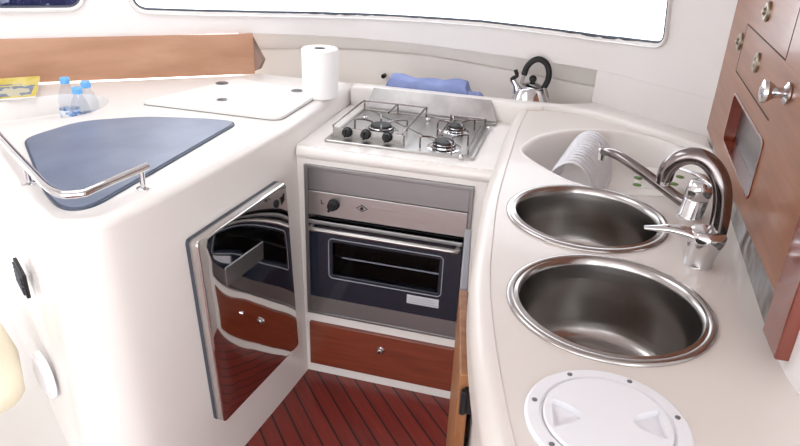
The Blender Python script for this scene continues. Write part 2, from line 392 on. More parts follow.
obj('door_seal', B().loops([qring(DQ, -.001, .012, .008), qring(DQ, -.001, .012, .017)]), 'steel', fr)
lay = [qring(DQ, .0, .012, .016), qring(DQ, .0, .012, .028)]
for q_ in (0, .006, .012, .03, .06, .10, .15, .22, .32, .44, .58, .72, .86, .98):
    lay.append(qring(DQ, .0, .012, .030+.004*min(1, q_/.012)**.5+.0045*(1-math.exp(-q_*7)), q_))
obj('door_panel', B().loops(lay), 'mirror', fr, ang=60)
HQ = quad_yz(((226, 268), (264, 241), (264, 258), (228, 287)), .04)
obj('raised_plate', B().loops([qring(HQ, 0, .004, .030), qring(HQ, 0, .004, .0405)]), 'steel_d', fr, bevel=.0015, label='dull steel plate')  # small dull grey plate raised on the door panel
q = fp(242, 313, .0385); obj('lock', B().cyl(q-fn*.004, q+fn*.006, .006, .005), 'chrome', fr)
q = fp(277, 204, .0385); obj('emblem', B().lathe([(.012, 0), (.012, .003), (.008, .004)], q-fn*.002, 20, fn), 'black', fr)
# wooden fiddle board behind the left worktop
wd0, wd1 = Vector((-2.45, 1.435, 0)), Vector((-1.198, 2.305, 0)); wdd = (wd1-wd0).normalized(); wn_ = Vector((-wdd.y, wdd.x, 0))
wp = thing('wooden_backboard', (-1.6, 2.02, ZL), 'pale faded cherry wood board along the back of the left worktop', 'board')
obj('board', B().slab([wd0+Vector((0, 0, ZL-.002)), wd1+Vector((0, 0, ZL-.002)), wd1+Vector((0, 0, .166)), wd0+Vector((0, 0, .166))], -wn_, .012), 'wood_l', wp, bevel=.002)
er = [onp(x, y, (0, 2.325, 0), (0, 1, 0)) for x, y in ((248, 35), (262, 61), (258, 70), (248, 74))]
obj('end_return', B().slab(er, (0, 1, 0), .03), 'wood_end', wp, label='greyish brown end return of the board')
# small moulded upstand where the board ends
# blue mat
mpx = [at(*p, ZL) for p in ((22, 141), (41, 190), (66, 212), (84, 210), (232, 125.5), (218, 120.5), (150, 119), (90, 122), (40, 131))]
mp = [p.to_2d() for p in mpx]
mpoly = roundpoly([(-1.395, 1.365), (-1.10, 1.10), (-.995, 1.028), (-.943, 1.06), (-.945, 1.35), (-.948, 1.715), (-1.05, 1.703), (-1.22, 1.655), (-1.365, 1.545)], [.05, .05, .06, .05, .02, .05, .02, .05, .06], 7)
mt = thing('worktop_mat', (-1.1, 1.4, ZL), 'blue-grey three-cornered mat on the left worktop behind the handrail', 'mat')
obj('mat_edging', B().prism(mpoly, ZL-.001, ZL+.005), 'mat_edge', mt, bevel=.001)
obj('mat_surface', B().prism(inset(mpoly, .006), ZL+.003, ZL+.0075), 'mat', mt, bevel=.001)
# icebox lid
lp = roundpoly([(-1.316, 1.772), (-.848, 1.772), (-.846, 2.10), (-1.19, 2.16)], [.015, .04, .02, .02])
ld = thing('icebox_lid', (-1.07, 1.93, ZL), 'thin white icebox lid with finger pulls on the left worktop', 'lid')
obj('lid_panel', shell(B(), lp, [(0, ZL), (0, ZL+.010), (.002, ZL+.012)]), 'white2', ld)
obj('lid_seal', B().prism(inset(lp, -.002), ZL-.001, ZL+.002), 'gray_mark', ld)
for (x, y), r in (((222, 83.5), .022), ((222, 100), .017), ((297, 91), .020)):
    c = at(x, y, ZL+.012); e = obj('finger_pull', B().lathe([(r, -.002), (r, .002), (r*.8, .003), (r*.7, .0), (.001, .0)], c, 24), 'gray_mark', ld)
    obj('pull_tab', B().box((c.x-r*.6, c.y-r*.18, c.z), (c.x+r*.6, c.y+r*.18, c.z+.004)), 'steel_d', e, bevel=.001)
# handrail
ZR = ZL+.047
def railp(px, py): return at(px, py, ZR)
rp = [railp(-40, 88), railp(0, 137), railp(25, 164), railp(46, 186)]
pts = [rp[0], rp[1], rp[2]]+smooth_pts([railp(44, 184), railp(54, 191.5), railp(66, 195), railp(84, 193.5)], 5)+[railp(110, 182), railp(147, 166.5)]
hr = thing('handrail', at(31, 197, ZL), 'bent stainless handrail around the near corner of the blue mat', 'handrail')
obj('rail', B().tube(pts, .0088, 16), 'chrome', hr)
e = railp(141, 169); f_ = railp(25, 164)
for q in (e, f_):
    po = obj('post', B().cyl((q.x, q.y, ZL-.004), (q.x, q.y, ZR-.002), .0062), 'chrome', hr)
    obj('post_flange', B().lathe([(.016, ZL-.002), (.016, ZL+.002), (.008, ZL+.005)], (q.x, q.y, 0), 24), 'chrome', po)
# things on the aft side face of the cabinet
sd = (Vector((-1.62, 1.40, 0))-Vector((-1.14, 1.045, 0))).normalized(); sn = Vector((sd.y, -sd.x, 0)); 
if sn.y > 0: sn = -sn
so = Vector((-1.14, 1.045, 0))
def sp(px, py, off): return onp(px, py, so+sn*off, sn)
# ================================================================ BACK LEDGE
lf = [(-.80, 2.268), (-.20, 2.262), (-.10, 2.29), (.0, 2.285), (.077, 2.245), (.229, 2.136), (.33, 2.045), (.372, 1.99), (wx(1.9)+.004, 1.93)]
lf = [p.to_2d() for p in smooth_pts([Vector((*p, 0)) for p in lf], 4)]
lpoly = lf+[Vector((wx(2.1)+.03, 2.16)), Vector((.385, 2.13)), Vector((.22, 2.27)), Vector((.06, 2.40)), Vector((.02, 2.37)), Vector((-.06, 2.33)), Vector((-.2, 2.322)), Vector((-.80, 2.322))]
lg = thing('moulded_ledge', (-.3, 2.3, -.1), 'long white moulded ledge behind the cooker, rounding forward to the wooden cupboard', 'ledge')
obj('ledge_body', shell(B(), lpoly, round_prof(-.11, ZL, .013)), 'gel', lg)
struct('trim_3', B().box((-1.25, 2.30, -.11), (.10, 2.74, -.06)), 'recess')
# ================================================================ COOKER CABINET
cc = thing('cooker_cabinet', (-.5, 2.0, FL), 'white moulded cabinet that houses the oven, between the two worktops', 'cabinet')
body = B().box((-.802, OY, FL), (-.150, 2.30, ZH))
hole = B().box((-.764, 1.5, -.632), (-.262, 2.18, -.118)); hole2 = B().box((-.762, 1.5, -.838), (-.270, 2.15, -.682))
obj('cabinet_body', body, 'gel', cc, cut=[hole, hole2], bevel=.007)
obj('front_nose', B().tube([(-.80, OY+.012, ZH-.022), (-.15, OY+.012, ZH-.022)], .0222, 24), 'gel', cc)
# drawer
dr_ = thing('drawer', (-.515, OY, -.84), 'dark red mahogany drawer below the oven', 'drawer')
obj('drawer_front', B().box((-.770, OY-.013, -.846), (-.262, OY+.005, -.675)), 'wood_d', dr_, bevel=.003)
obj('drawer_box', B().box((-.757, OY+.004, -.834), (-.275, 2.1, -.69)), 'oak', dr_)
k = obj('knob', B().lathe([(.013, 0), (.013, .003), (.0095, .007), (.0095, .013), (.006, .016)], (-.514, OY-.012, -.733), 24, (0, -1, 0)), 'chrome', dr_)
obj('knob_centre', B().cyl((-.514, OY-.027, -.733), (-.514, OY-.030, -.733), .0045), 'black', k)
# oven
ov = thing('oven', (-.513, OY, -.64), 'stainless built-in oven with dark glass door below the hob', 'oven')
def pb(x0, x1, z0, z1, ya, yb): return B().box((x0, ya, z0), (x1, yb, z1))
obj('outer_frame', pb(-.777, -.250, -.640, -.107, OY-.010, OY+.004), 'steel_d', ov, cut=[pb(-.764, -.262, -.63, -.120, 1.7, 1.9)], bevel=.002)
obj('vent_panel', pb(-.764, -.262, -.190, -.121, OY-.003, OY+.010), 'steel_d', ov, bevel=.001)
obj('control_panel', pb(-.764, -.262, -.272, -.191, OY-.008, OY+.010), 'steel', ov, bevel=.002)
obj('bottom_panel', pb(-.764, -.262, -.630, -.566, OY-.006, OY+.012), 'steel_d', ov, bevel=.001)
kx, kz = -.679, -.226
k = obj('control_knob', B().lathe([(.0185, 0), (.0185, .006), (.015, .010), (.0145, .024), (.011, .027)], (kx, OY-.008, kz), 32, (0, -1, 0)), 'black', ov)
obj('knob_grip', B().box((-.004, -.006, -.017), (.004, .003, .017), Matrix.Rotation(.5, 3, 'Y'), (kx, OY-.034, kz)), 'black', k, bevel=.001)
obj('flame_mark', B().box((-.722, OY-.0092, -.231), (-.7195, OY-.0078, -.217)).box((-.722, OY-.0092, -.231), (-.712, OY-.0078, -.2285)), 'black', ov)
ex_, ez_ = -.588, -.226
obj('emblem', B().slab([(ex_-.019, OY-.0076, ez_), (ex_, OY-.0076, ez_+.012), (ex_+.019, OY-.0076, ez_), (ex_, OY-.0076, ez_-.012)], (0, -1, 0), .0015), 'black', ov)
obj('emblem', B().slab([(ex_-.015, OY-.009, ez_), (ex_, OY-.009, ez_+.009), (ex_+.015, OY-.009, ez_), (ex_, OY-.009, ez_-.009)], (0, -1, 0), .001), 'steel', ov)
obj('emblem', B().cyl((ex_, OY-.0095, ez_), (ex_, OY-.012, ez_), .0055), 'black', ov)
dz0, dz1, dx0, dx1 = -.561, -.281, -.758, -.268
iw = rrect(-.692, -.480, -.322, -.338, .014)
dpan = pb(dx0, dx1, dz0, dz1, OY-.024, OY-.003)
door = obj('oven_door', dpan, 'navyglass', ov, cut=[B().loops([[Vector((p[0], OY-.05, p[1])) for p in inset([Vector(q) for q in iw], .012)], [Vector((p[0], OY+.02, p[1])) for p in inset([Vector(q) for q in iw], .012)]])], bevel=.002)
obj('door_line', B().tube([(p[0], OY-.0245, p[1]) for p in iw], .0016, 6, closed=True), 'greyline', door)
iw2 = inset([Vector(q) for q in iw], .010)
obj('door_window', B().loops([[Vector((p[0], OY-.012, p[1])) for p in iw2], [Vector((p[0], OY-.008, p[1])) for p in iw2]]), 'ovenpane', door)
obj('door_top_rail', pb(dx0, dx1, -.296, -.281, OY-.027, OY-.004), 'steel_d', door, bevel=.003)
hz = -.303; hy = OY-.047
obj('door_handle', B().tube([(dx0+.012, OY-.024, hz)]+smooth_pts([(dx0+.012, OY-.03, hz), (dx0+.014, hy+.004, hz), (dx0+.024, hy, hz)], 4)+smooth_pts([(dx1-.024, hy, hz), (dx1-.014, hy+.004, hz), (dx1-.012, OY-.03, hz)], 4)+[(dx1-.012, OY-.024, hz)], .0075, 14), 'steel', door)
obj('door_sticker', pb(-.430, -.327, -.522, -.491, OY-.0250, OY-.0238), 'sticker', door)
for k_ in range(3): obj('sticker_line', pb(-.424, -.345+.01*k_, -.5005-.008*k_, -.4985-.008*k_, OY-.0256, OY-.0248), 'greyline', door)
cav = B().box((-.745, OY+.0, -.605), (-.28, 2.17, -.28)); obj('oven_cavity', cav, 'cavity', ov, cut=[B().box((-.735, 1.7, -.595), (-.29, 2.16, -.29))])
for z_ in (-.372, -.430):
    rk = B(); rk.tube([(-.73, OY+.03, z_), (-.295, OY+.03, z_)], .006, 8).tube([(-.73, 2.10, z_), (-.295, 2.10, z_)], .003, 8)
    for i in range(15): x = -.725+i*.0305; rk.tube([(x, OY+.03, z_), (x, 2.10, z_)], .0018, 6)
    obj('oven_rack', rk, 'chrome', ov)
# hob
hx0, hx1, hy0, hy1 = -.735, -.268, 1.838, 2.238
hb = thing('hob', (-.5, 2.04, ZH), 'stainless gas hob with wire pan supports, set in the middle worktop', 'hob')
pl = roundpoly([(hx0, hy0), (hx1, hy0), (hx1, hy1), (hx0, hy1)], .012)
obj('hob_plate', B().loops([[Vector((p.x, p.y, z)) for p in inset(pl, d)] for d, z in ((0, ZH-.001), (0, ZH+.006), (.002, ZH+.008), (.010, ZH+.008), (.014, ZH+.004))]), 'steel', hb)
sx0, sx1 = -.728, -.262
obj('splashback', B().slab([(sx0, 2.228, ZH+.004), (sx1+.004, 2.228, ZH+.004), (sx1-.024, 2.262, ZH+.072), (sx0+.018, 2.262, ZH+.072)], (0, -1, .4), .002), 'splash', hb)
obj('splash_flange', B().box((sx0-.004, 2.205, ZH+.004), (sx1+.006, 2.231, ZH+.009)), 'steel', hb, bevel=.001)
obj('control_rail', B().box((-.722, 1.888, ZH+.004), (-.492, 1.891, ZH+.034)).box((-.494, 1.862, ZH+.004), (-.491, 1.891, ZH+.034)), 'steel', hb)
for i, (x, y) in enumerate(((346, 136), (364.5, 138.5), (386, 141))):
    c = onp(x, y, (0, 1.872, 0), (0, 1, 0)); kb = obj('control_knob', B().lathe([(.016, 0), (.016, .005), (.0125, .008), (.012, .022), (.009, .024)], (c.x, 1.888, ZH+.024), 24, (0, -1, .15)), 'black', hb)
    obj('knob_grip', B().box((c.x-.003, 1.858, ZH+.014), (c.x+.003, 1.870, ZH+.040)), 'black', kb, bevel=.001)
def burner(c, r):
    b_ = obj('burner', B().lathe([(r*1.45, 0), (r*1.45, .002), (r*1.1, .005), (r*1.0, .004), (r*.95, .014), (r*.9, .016)], (c.x, c.y, ZH+.004), 32), 'chrome', hb)
    obj('burner_cap', B().lathe([(r*.80, .014), (r*.86, .018), (r*.82, .023), (r*.5, .026), (.002, .026)], (c.x, c.y, ZH+.004), 32), 'capdark', b_)
    obj('flame_ring', B().lathe([(r*.97, .008), (r*1.03, .009), (r*1.03, .013), (r*.97, .014)], (c.x, c.y, ZH+.004), 32), 'black', b_)
ZW = ZH+.042
def grid(c, R_, ang0, n=4):
    for i in range(n):
        g = B(); a = ang0+2*PI*i/n; d = Vector((math.cos(a), math.sin(a), 0))
        g.tube(smooth_pts([c+d*R_*1.0+Vector((0, 0, ZH+.006)), c+d*R_*1.0+Vector((0, 0, ZW-.006)), c+d*R_*.93+Vector((0, 0, ZW)), c+d*R_*.60+Vector((0, 0, ZW-.001)), c+d*R_*.32+Vector((0, 0, ZW-.008))], 3), .0028, 8)
        obj('pan_support', g, 'chrome_d', hb)
for (x, y, r) in ((381, 129.5, .040), (456, 130, .030), (444, 146, .036)):
    c = at(x, y, ZH+.01); c.z = 0; burner(c, r); grid(c, r*2.1, .5 if r < .039 else .3)
def wire(pts, r=.003): obj('grid_wire', B().tube(smooth_pts(pts, 4), r, 8), 'chrome_d', hb)
for x in (-.722, -.498): wire([(x, 1.892, ZH+.006), (x, 1.892, ZW-.01), (x, 1.90, ZW), (x, 2.05, ZW+.0), (x, 2.185, ZW), (x, 2.195, ZW-.01), (x, 2.195, ZH+.006)])
for x in (-.60,): wire([(x, 2.08, ZW), (x, 2.185, ZW), (x, 2.195, ZW-.01), (x, 2.195, ZH+.006)])
for x in (-.40, -.292): wire([(x, 1.875, ZH+.006), (x, 1.875, ZH+.018), (x, 1.885, ZH+.024), (x, 2.05, ZH+.024), (x, 2.185, ZH+.024), (x, 2.195, ZH+.015), (x, 2.195, ZH+.006)])
wire([(-.722, 2.19, ZW), (-.61, 2.192, ZW), (-.498, 2.19, ZW)]); wire([(-.70, 1.90, ZW-.012), (-.6, 1.90, ZW-.012), (-.498, 1.90, ZW-.012)])
wire([(-.41, 2.19, ZH+.024), (-.35, 2.192, ZH+.024), (-.292, 2.19, ZH+.024)])
for x, y in ((365, 118), (489, 128.5), (461, 157), (428, 120)):
    c = at(x, y, ZH+.008); obj('hob_stud', B().lathe([(.009, -.003), (.009, .004), (.006, .008)], c, 20), 'chrome', hb)
# ================================================================ SINK CABINET AND WORKTOP
Sl = [(-.196, 2.30), (-.203, 2.08), (-.200, 1.88), (-.187, 1.494), (-.163, 1.228), (-.143, 1.067), (-.113, .912), (-.078, .77), (-.05, .67), (.0, .52)]
Sl = [p.to_2d() for p in smooth_pts([Vector((*p, 0)) for p in Sl], 5)]
Sr = [(.70, .50), (.68, .80), (.56, .90), (.46, .96), (.415, 1.02), (wx(1.2)+.045, 1.2), (wx(1.5)+.045, 1.5), (wx(1.8)+.045, 1.8), (wx(1.93)+.045, 1.98), (.395, 2.05), (.36, 2.10), (.245, 2.19), (.10, 2.295), (.0, 2.335), (-.08, 2.345), (-.14, 2.352), (-.17, 2.352)]
wt = thing('sink_worktop', (.1, 1.4, -.03), 'long off-white worktop on the right holding the two round sinks', 'worktop')
spoly = Sl+[Vector(p) for p in Sr]
basin_px = [(521, 152), (528, 142), (542, 135), (566, 130.5), (600, 130), (640, 135), (676, 146), (700, 162), (704, 180), (690, 192), (655, 196), (610, 192), (572, 182), (543, 168)]
basin = [p.to_2d() for p in smooth_pts([at(x, y, 0) for x, y in basin_px], 4, True)]
s1c, s2c, hc = Vector((.0542, 1.4359, 0)), Vector((.1029, 1.0668, 0)), Vector((.1001, .7528, 0)); SR = .178
cuts = [B().lathe([(SR-.012, -.2), (SR-.012, .05)], s1c, 64), B().lathe([(SR-.012, -.2), (SR-.012, .05)], s2c, 64), B().lathe([(.085, -.2), (.085, .05)], hc, 48)]
bc = B(); bc.loops([[Vector((p.x, p.y, z)) for p in inset(basin, d)] for d, z in ((0, -.2), (0, .05))])
cuts.append(bc)
prof = [(0, -.075)]+[(.032-.032*math.cos(PI/2*k/7), -.030+.032*math.sin(PI/2*k/7)) for k in range(8)]+[(.036, .0022), (.038, -.0008), (.041, .0)]
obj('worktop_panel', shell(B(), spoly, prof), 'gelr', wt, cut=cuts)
# moulded drainer basin hanging in the worktop
rg = []
for d, z in ((-.004, .0012), (0, .0018), (.005, .0), (.011, -.008), (.016, -.03), (.022, -.085), (.035, -.105), (.07, -.112)): rg.append([Vector((p.x, p.y, z)) for p in inset(basin, d)])
rgo = [[Vector((v.x, v.y, z)) for v in inset(basin, d)] for d, z in ((.07, -.118), (.028, -.112), (.012, -.09), (.006, -.03), (-.004, -.003))]
bb = B(); bb.loops([rgo[0]]+rgo[1:]+[rg[0]]+rg[1:]); obj('drainer_basin', bb, 'gel', wt, ang=60, label='deep white moulded drainer basin')
# sinks
def sink(c, label, d):
    t = thing('sink', (c.x, c.y, 0), label, 'sink', None)
    R_ = SR
    obj('sink_rim', B().lathe([(R_, .0), (R_, .003), (R_-.004, .006), (R_-.011, .0065), (R_-.014, .004), (R_-.020, .0065), (R_-.024, .003), (R_-.026, -.006), (R_-.0285, -.006), (R_-.024, -.002)][:8]+[(R_-.028, -.003)][:0], c, 96, caps=(False, False)), 'rim', t, ang=60)
    b_ = B(); b_.lathe([(R_-.024, .001), (R_-.026, -.006), (R_-.027, -d*.5), (R_-.029, -d+.035), (R_-.036, -d+.014), (R_-.050, -d+.003), (R_-.075, -d), (.045, -d-.003), (.042, -d-.006)], c, 96, caps=(False, True))
    obj('sink_bowl', b_, 'bowl', t, ang=60)
    w_ = obj('waste', B().lathe([(.040, -d-.004), (.038, -d+.0), (.030, -d-.002), (.026, -d-.004), (.001, -d-.004)], c, 40), 'rim', t)
sink(s1c, 'round stainless sink nearest the white drainer basin', .15)
sink(s2c, 'round stainless sink nearest the white round hatch', .165)
# cabinet beneath
sc_ = thing('sink_cabinet', (.1, 1.3, FL), 'white moulded base cabinet under the sink worktop, on the right', 'cabinet')
cb = inset(Sl+[Vector(p) for p in ((.33, .52), (.345, .80), (.35, 1.0), (wx(1.5)-.006, 1.5), (.365, 1.95), (.30, 2.05), (.08, 2.20), (-.05, 2.235), (-.17, 2.24))], .019)
obj('cabinet_body', B().loops([[Vector((p.x, p.y, z)) for p in cb] for z in (FL, -.074)]), 'gel', sc_, cut=[B().lathe([(SR-.01, -.3), (SR-.01, .05)], s1c, 48), B().lathe([(SR-.01, -.3), (SR-.01, .05)], s2c, 48), B().loops([[Vector((p.x, p.y, z)) for p in basin] for z in (-.2, .05)])])
# cupboard doors on its face, seen edge on
ct = [at(474, 228, -.1), at(468, 289, -.1), at(469, 374, -.1)]; cu = [at(465, 229, -.1), at(459.5, 289, -.1), at(459.5, 374, -.1)]
d1 = thing('cupboard_door', (ct[0].x, 1.3, FL+.05), 'edge of a grey cupboard door below the sink worktop, beside the oven', 'door')
obj('door_panel', B().slab([(cu[0].x, cu[0].y, FL+.10), (cu[1].x, cu[1].y+.002, FL+.10), (cu[1].x, cu[1].y+.002, -.1), (cu[0].x, cu[0].y, -.1)], (1, .1, 0), .017), 'oakgrey', d1, bevel=.003)
d2 = thing('cupboard_door', (ct[2].x, 1.0, FL+.05), 'edge of an oak cupboard door with black hinge below the sink worktop', 'door')
obj('door_panel', B().slab([(cu[1].x, cu[1].y-.002, FL+.06), (cu[2].x, cu[2].y, FL+.06), (cu[2].x, cu[2].y, -.1), (cu[1].x, cu[1].y-.002, -.1)], (1, .1, 0), .019), 'oak', d2, bevel=.003)
q = cu[2]; obj('hinge', B().box((q.x+.012, q.y-.010, -.175), (q.x+.028, q.y+.006, -.125)).cyl((q.x+.012, q.y-.010, -.175), (q.x+.012, q.y-.010, -.125), .006), 'black', d2, bevel=.002)
# hatch
ht = thing('inspection_hatch', (hc.x, hc.y, 0), 'round white plastic inspection hatch at the near end of the worktop', 'hatch')
obj('hatch_ring', B().lathe([(.110, 0), (.110, .003), (.106, .006), (.090, .0065), (.0885, .004), (.0865, .004)], hc, 72, caps=(True, False)), 'white', ht)
a_ = math.radians(8)
grips = []
def gp(x, y): x *= 1; return Vector((hc.x+x*math.cos(a_)-y*math.sin(a_), hc.y+x*math.sin(a_)+y*math.cos(a_), 0))
for s_ in (-1, 1):
    g = roundpoly([gp(s_*.030, -.002), gp(s_*.044, .016), gp(s_*.074, .030), gp(s_*.074, -.030), gp(s_*.044, -.018)], [.012, .01, .006, .006, .01])
    grips.append(B().loops([[Vector((p.x, p.y, z)) for p in inset(g, d)] for d, z in ((.005, -.012), (.002, -.006), (0, .02))]))
obj('hatch_lid', B().lathe([(.0855, -.02), (.0855, .006), (.083, .009), (.05, .0095), (.0, .0095)][:4], hc, 72), 'white', ht, cut=grips)
for k_ in range(7):
    a = math.radians(20+360/7*k_); p = hc+Vector((.098*math.cos(a), .098*math.sin(a), 0)); obj('screw', B().lathe([(.0038, .004), (.0038, .0072), (.002, .0078)], p, 14), 'gray_mark', ht)

# ---------------------------------------------------------------- taps
bp = at(697.5, 264.5, 0)
t1 = thing('mixer_tap', bp, 'large chrome gooseneck mixer tap between the two sinks', 'tap')
obj('tap_body', B().loops([[bp+Vector((dx+r*math.cos(2*PI*k/28), r*.95*math.sin(2*PI*k/28), z)) for k in range(28)] for r, z, dx in ((.027, 0, 0), (.027, .004, 0), (.0255, .007, 0), (.029, .03, .002), (.034, .055, .005), (.0345, .066, .005), (.031, .074, .003), (.020, .078, 0))]), 'chrome', t1, ang=50)
def vert(px, py, X_, Y_):
    """height of a sight line over a point at depth"""
    return onp(px, py, (X_, Y_, 0), (0, 1, 0))
gpx = [(713, 243), (719, 225), (722.5, 202), (721.5, 184), (715, 169), (704, 159), (691, 156), (678, 159.5), (668.5, 168), (664.5, 178)]
n_ = len(gpx); gps = []
for i, (x, y) in enumerate(gpx):
    yy = bp.y+.005+.05*max(0, i-3)/(n_-4); gps.append(onp(x, y, (0, yy, 0), (0, 1, 0)))
gps = smooth_pts([Vector((bp.x+.012, bp.y, .03))]+gps, 4)
m_ = len(gps); obj('spout', B().tube(gps, [.0178-.002*i/m_ for i in range(m_)], 20), 'chrome_d', t1, ang=60)
e = gps[-1]; dn = (gps[-1]-gps[-3]).normalized(); obj('aerator', B().cyl(e-dn*.002, e+dn*.010, .0145, .014), 'chrome', t1)
lt = onp(644, 227.5, (0, bp.y-.0, 0), (0, 1, 0)); lm = onp(672, 229, (0, bp.y, 0), (0, 1, 0)); lr = onp(692, 234, (0, bp.y, 0), (0, 1, 0)); lr2 = onp(703, 243, (0, bp.y, 0), (0, 1, 0))
lv = smooth_pts([lt, lt.lerp(lm, .5), lm, lr, lr2], 4)
obj('lever', B().tube(lv, [.0055+.0195*(i/(len(lv)-1))**1.1 for i in range(len(lv))], 16, flat=.6), 'chrome', t1, ang=60)
# second tap
bq = at(690, 216, 0)
t2 = thing('mixer_tap', bq, 'smaller chrome mixer tap with long straight spout beside the drainer basin', 'tap')
tp = onp(703, 181, (0, bq.y, 0), (0, 1, 0))
obj('tap_body', B().loops([[bq.lerp(Vector((tp.x, bq.y, tp.z)), t_)+Vector((r*math.cos(2*PI*k/28), r*math.sin(2*PI*k/28), 0)) for k in range(28)] for r, t_ in ((.030, 0), (.030, .05), (.0275, .09), (.0265, .5), (.0255, .52), (.0280, .55), (.029, .85), (.023, 1.0), (.010, 1.06))]), 'chrome', t2, ang=50)
spx = [(692, 207), (680, 200), (660, 185), (640, 170), (622, 158), (610, 152.5), (603, 152)]
sq = []
for i, (x, y) in enumerate(spx):
    yy = bq.y+.19*(i/(len(spx)-1)); sq.append(onp(x, y, (0, yy, 0), (0, 1, 0)))
sq = smooth_pts(sq, 3); obj('spout', B().tube(sq, [.0135-.003*i/len(sq) for i in range(len(sq))], 16), 'chrome_d', t2, ang=60)
e = sq[-1]; obj('aerator', B().cyl(e+Vector((0, 0, .006)), e+Vector((0, 0, -.020)), .0115), 'chrome', t2)
l1 = onp(712, 184, (0, bq.y-.01, 0), (0, 1, 0)); l2 = onp(700, 176, (0, bq.y, 0), (0, 1, 0)); l3 = onp(680, 169, (0, bq.y+.05, 0), (0, 1, 0))
lv = smooth_pts([l1, l2, l3], 5); obj('lever', B().tube(lv, [.0175-.012*i/(len(lv)-1) for i in range(len(lv))], 16, flat=.5), 'chrome', t2, ang=60)
# printed packet
pk = thing('packet', at(664, 184, 0), 'small white packet with green leaf print lying behind the taps', 'packet')
pq = [at(x, y, .004) for x, y in ((634, 186), (697, 196), (702, 178), (642, 171))]
obj('wrapper', B().loops([[Vector((p.x, p.y, z)) for p in inset([q.to_2d() for q in pq], d)] for d, z in ((0, .001), (-.002, .01), (.003, .018))]), 'leafprint', pk, bevel=.003)
for x, y in ((638, 178), (637, 185), (680, 177), (674, 184), (668, 183.5)):
    c = at(x, y, .0185); obj('leaf_print', B().sphere(c, .011, (1, 1.1, .15), 10), 'leaf', pk)
# dish rack of white hoops
ax0 = at(578, 184, -.10); ax1 = at(601, 142, -.10)
rk = thing('plate_rack', ax0.lerp(ax1, .5), 'white plastic plate rack of curved hoops standing in the drainer basin', 'rack')
adir = (ax1-ax0).normalized(); aside = Vector((adir.y, -adir.x, 0)); 
rc0 = Vector((.010, 1.735, -.108)); rc1 = Vector((.055, 2.03, -.108)); adir = (rc1-rc0).normalized(); aside = Vector((adir.y, -adir.x, 0)); RR = .072; RH = .128
for i in range(13):
    c = rc0.lerp(rc1, i/12); pts = [c+aside*(RR*math.cos(t))+Vector((0, 0, RH*math.sin(t))) for t in [PI*k/18 for k in range(19)]]
    obj('hoop', B().tube(pts, .0032, 10, flat=2.6, up=adir), 'rack', rk)
for s_ in (-1, 1): obj('base_rail', B().tube([rc0+aside*RR*s_, rc1+aside*RR*s_], .006, 8), 'rack', rk)
# ================================================================ WOODEN WALL CUPBOARD, RIGHT
ya, yb = .95, 2.20; Z0 = .045; ZT = .80
def wf(y, z, off=0): return Vector((wx(y)-off, y, z))
fnorm = Vector((-1, .030, 0)).normalized()
def wh(px, py): p = onp(px, py, (wx(1.04), 1.04, 0), fnorm); return p.y, p.z
wc = thing('wall_cupboard', (.5, 1.5, Z0), 'glossy varnished mahogany cupboard along the right wall above the worktop', 'cupboard')
niche = [wh(*p) for p in ((737, 88), (726, 142), (749, 197), (767, 150))]
ny0, ny1 = (niche[2][0]+niche[3][0])/2, (niche[0][0]+niche[1][0])/2; nz0, nz1 = (niche[1][1]+niche[2][1])/2, (niche[0][1]+niche[3][1])/2
nich = roundpoly([(ny0, nz0), (ny1, nz0), (ny1, nz1), (ny0, nz1)], .02)
def wl(w, o0, o1): return B().loops([[wf(p[0], p[1], o0) for p in w], [wf(p[0], p[1], o1) for p in w]])
obj('front_panel', wl([(1.046, .075), (1.40, .058), (1.60, .045), (yb, .042), (yb, ZT), (1.046, ZT)], -.016, .004), 'wood_r', wc, cut=[wl(nich, -.05, .05)])
obj('carcass', B().prism([(wx(1.0)+.018, 1.046), (wx(yb)+.018, yb-.12), (wx(yb)+.30, yb-.12), (wx(1.0)+.30, 1.046)], Z0, ZT), 'wood_r', wc, cut=[B().prism([(wx(ny0)-.02, ny0-.005), (wx(ny1)-.02, ny1+.005), (wx(ny1)+.22, ny1+.005), (wx(ny0)+.22, ny0-.005)], nz0-.006, nz1+.006)])
nb = B(); nb.slab([wf(ny0, nz0, -.022), wf(ny1, nz0, -.022), wf(ny1, nz1, -.022), wf(ny0, nz1, -.022)], (1, 0, 0), .004); obj('niche_back', nb, 'steel_d', wc, label='grey steel panel inside the niche')
rgn = [wf(p[0], p[1], .0045) for p in nich]; obj('niche_lining', B().loops([[wf(p.x, p.y, .0065) for p in inset(nich, -.003)], [wf(p.x, p.y, .0065) for p in inset(nich, .003)], [wf(p.x, p.y, -.0215) for p in inset(nich, .003)], [wf(p.x, p.y, -.0215) for p in inset(nich, -.001)]], closed=True), 'wood_stile', wc)
obj('end_stile', wl([(.950, .020), (1.045, .012), (1.045, ZT), (.950, ZT)], -.03, .012), 'wood_stile', wc, bevel=.004, label='dark red end stile')
a = wh(738, 72); b_ = wh(772, 122); c = wh(749, 25); d = wh(787, 58)
DY0, DY1 = (b_[0]+d[0])/2, (a[0]+c[0])/2; DZ0, DZ1 = (a[1]+b_[1])/2, (c[1]+d[1])/2
def gap_ring(q): 
    w0 = [Vector(p) for p in q]; g_ = .0028
    return B().loops([[wf(p.x, p.y, .0035) for p in w0], [wf(p.x, p.y, .0049) for p in w0], [wf(p.x, p.y, .0049) for p in inset(w0, g_)], [wf(p.x, p.y, .0035) for p in inset(w0, g_)]], closed=True)
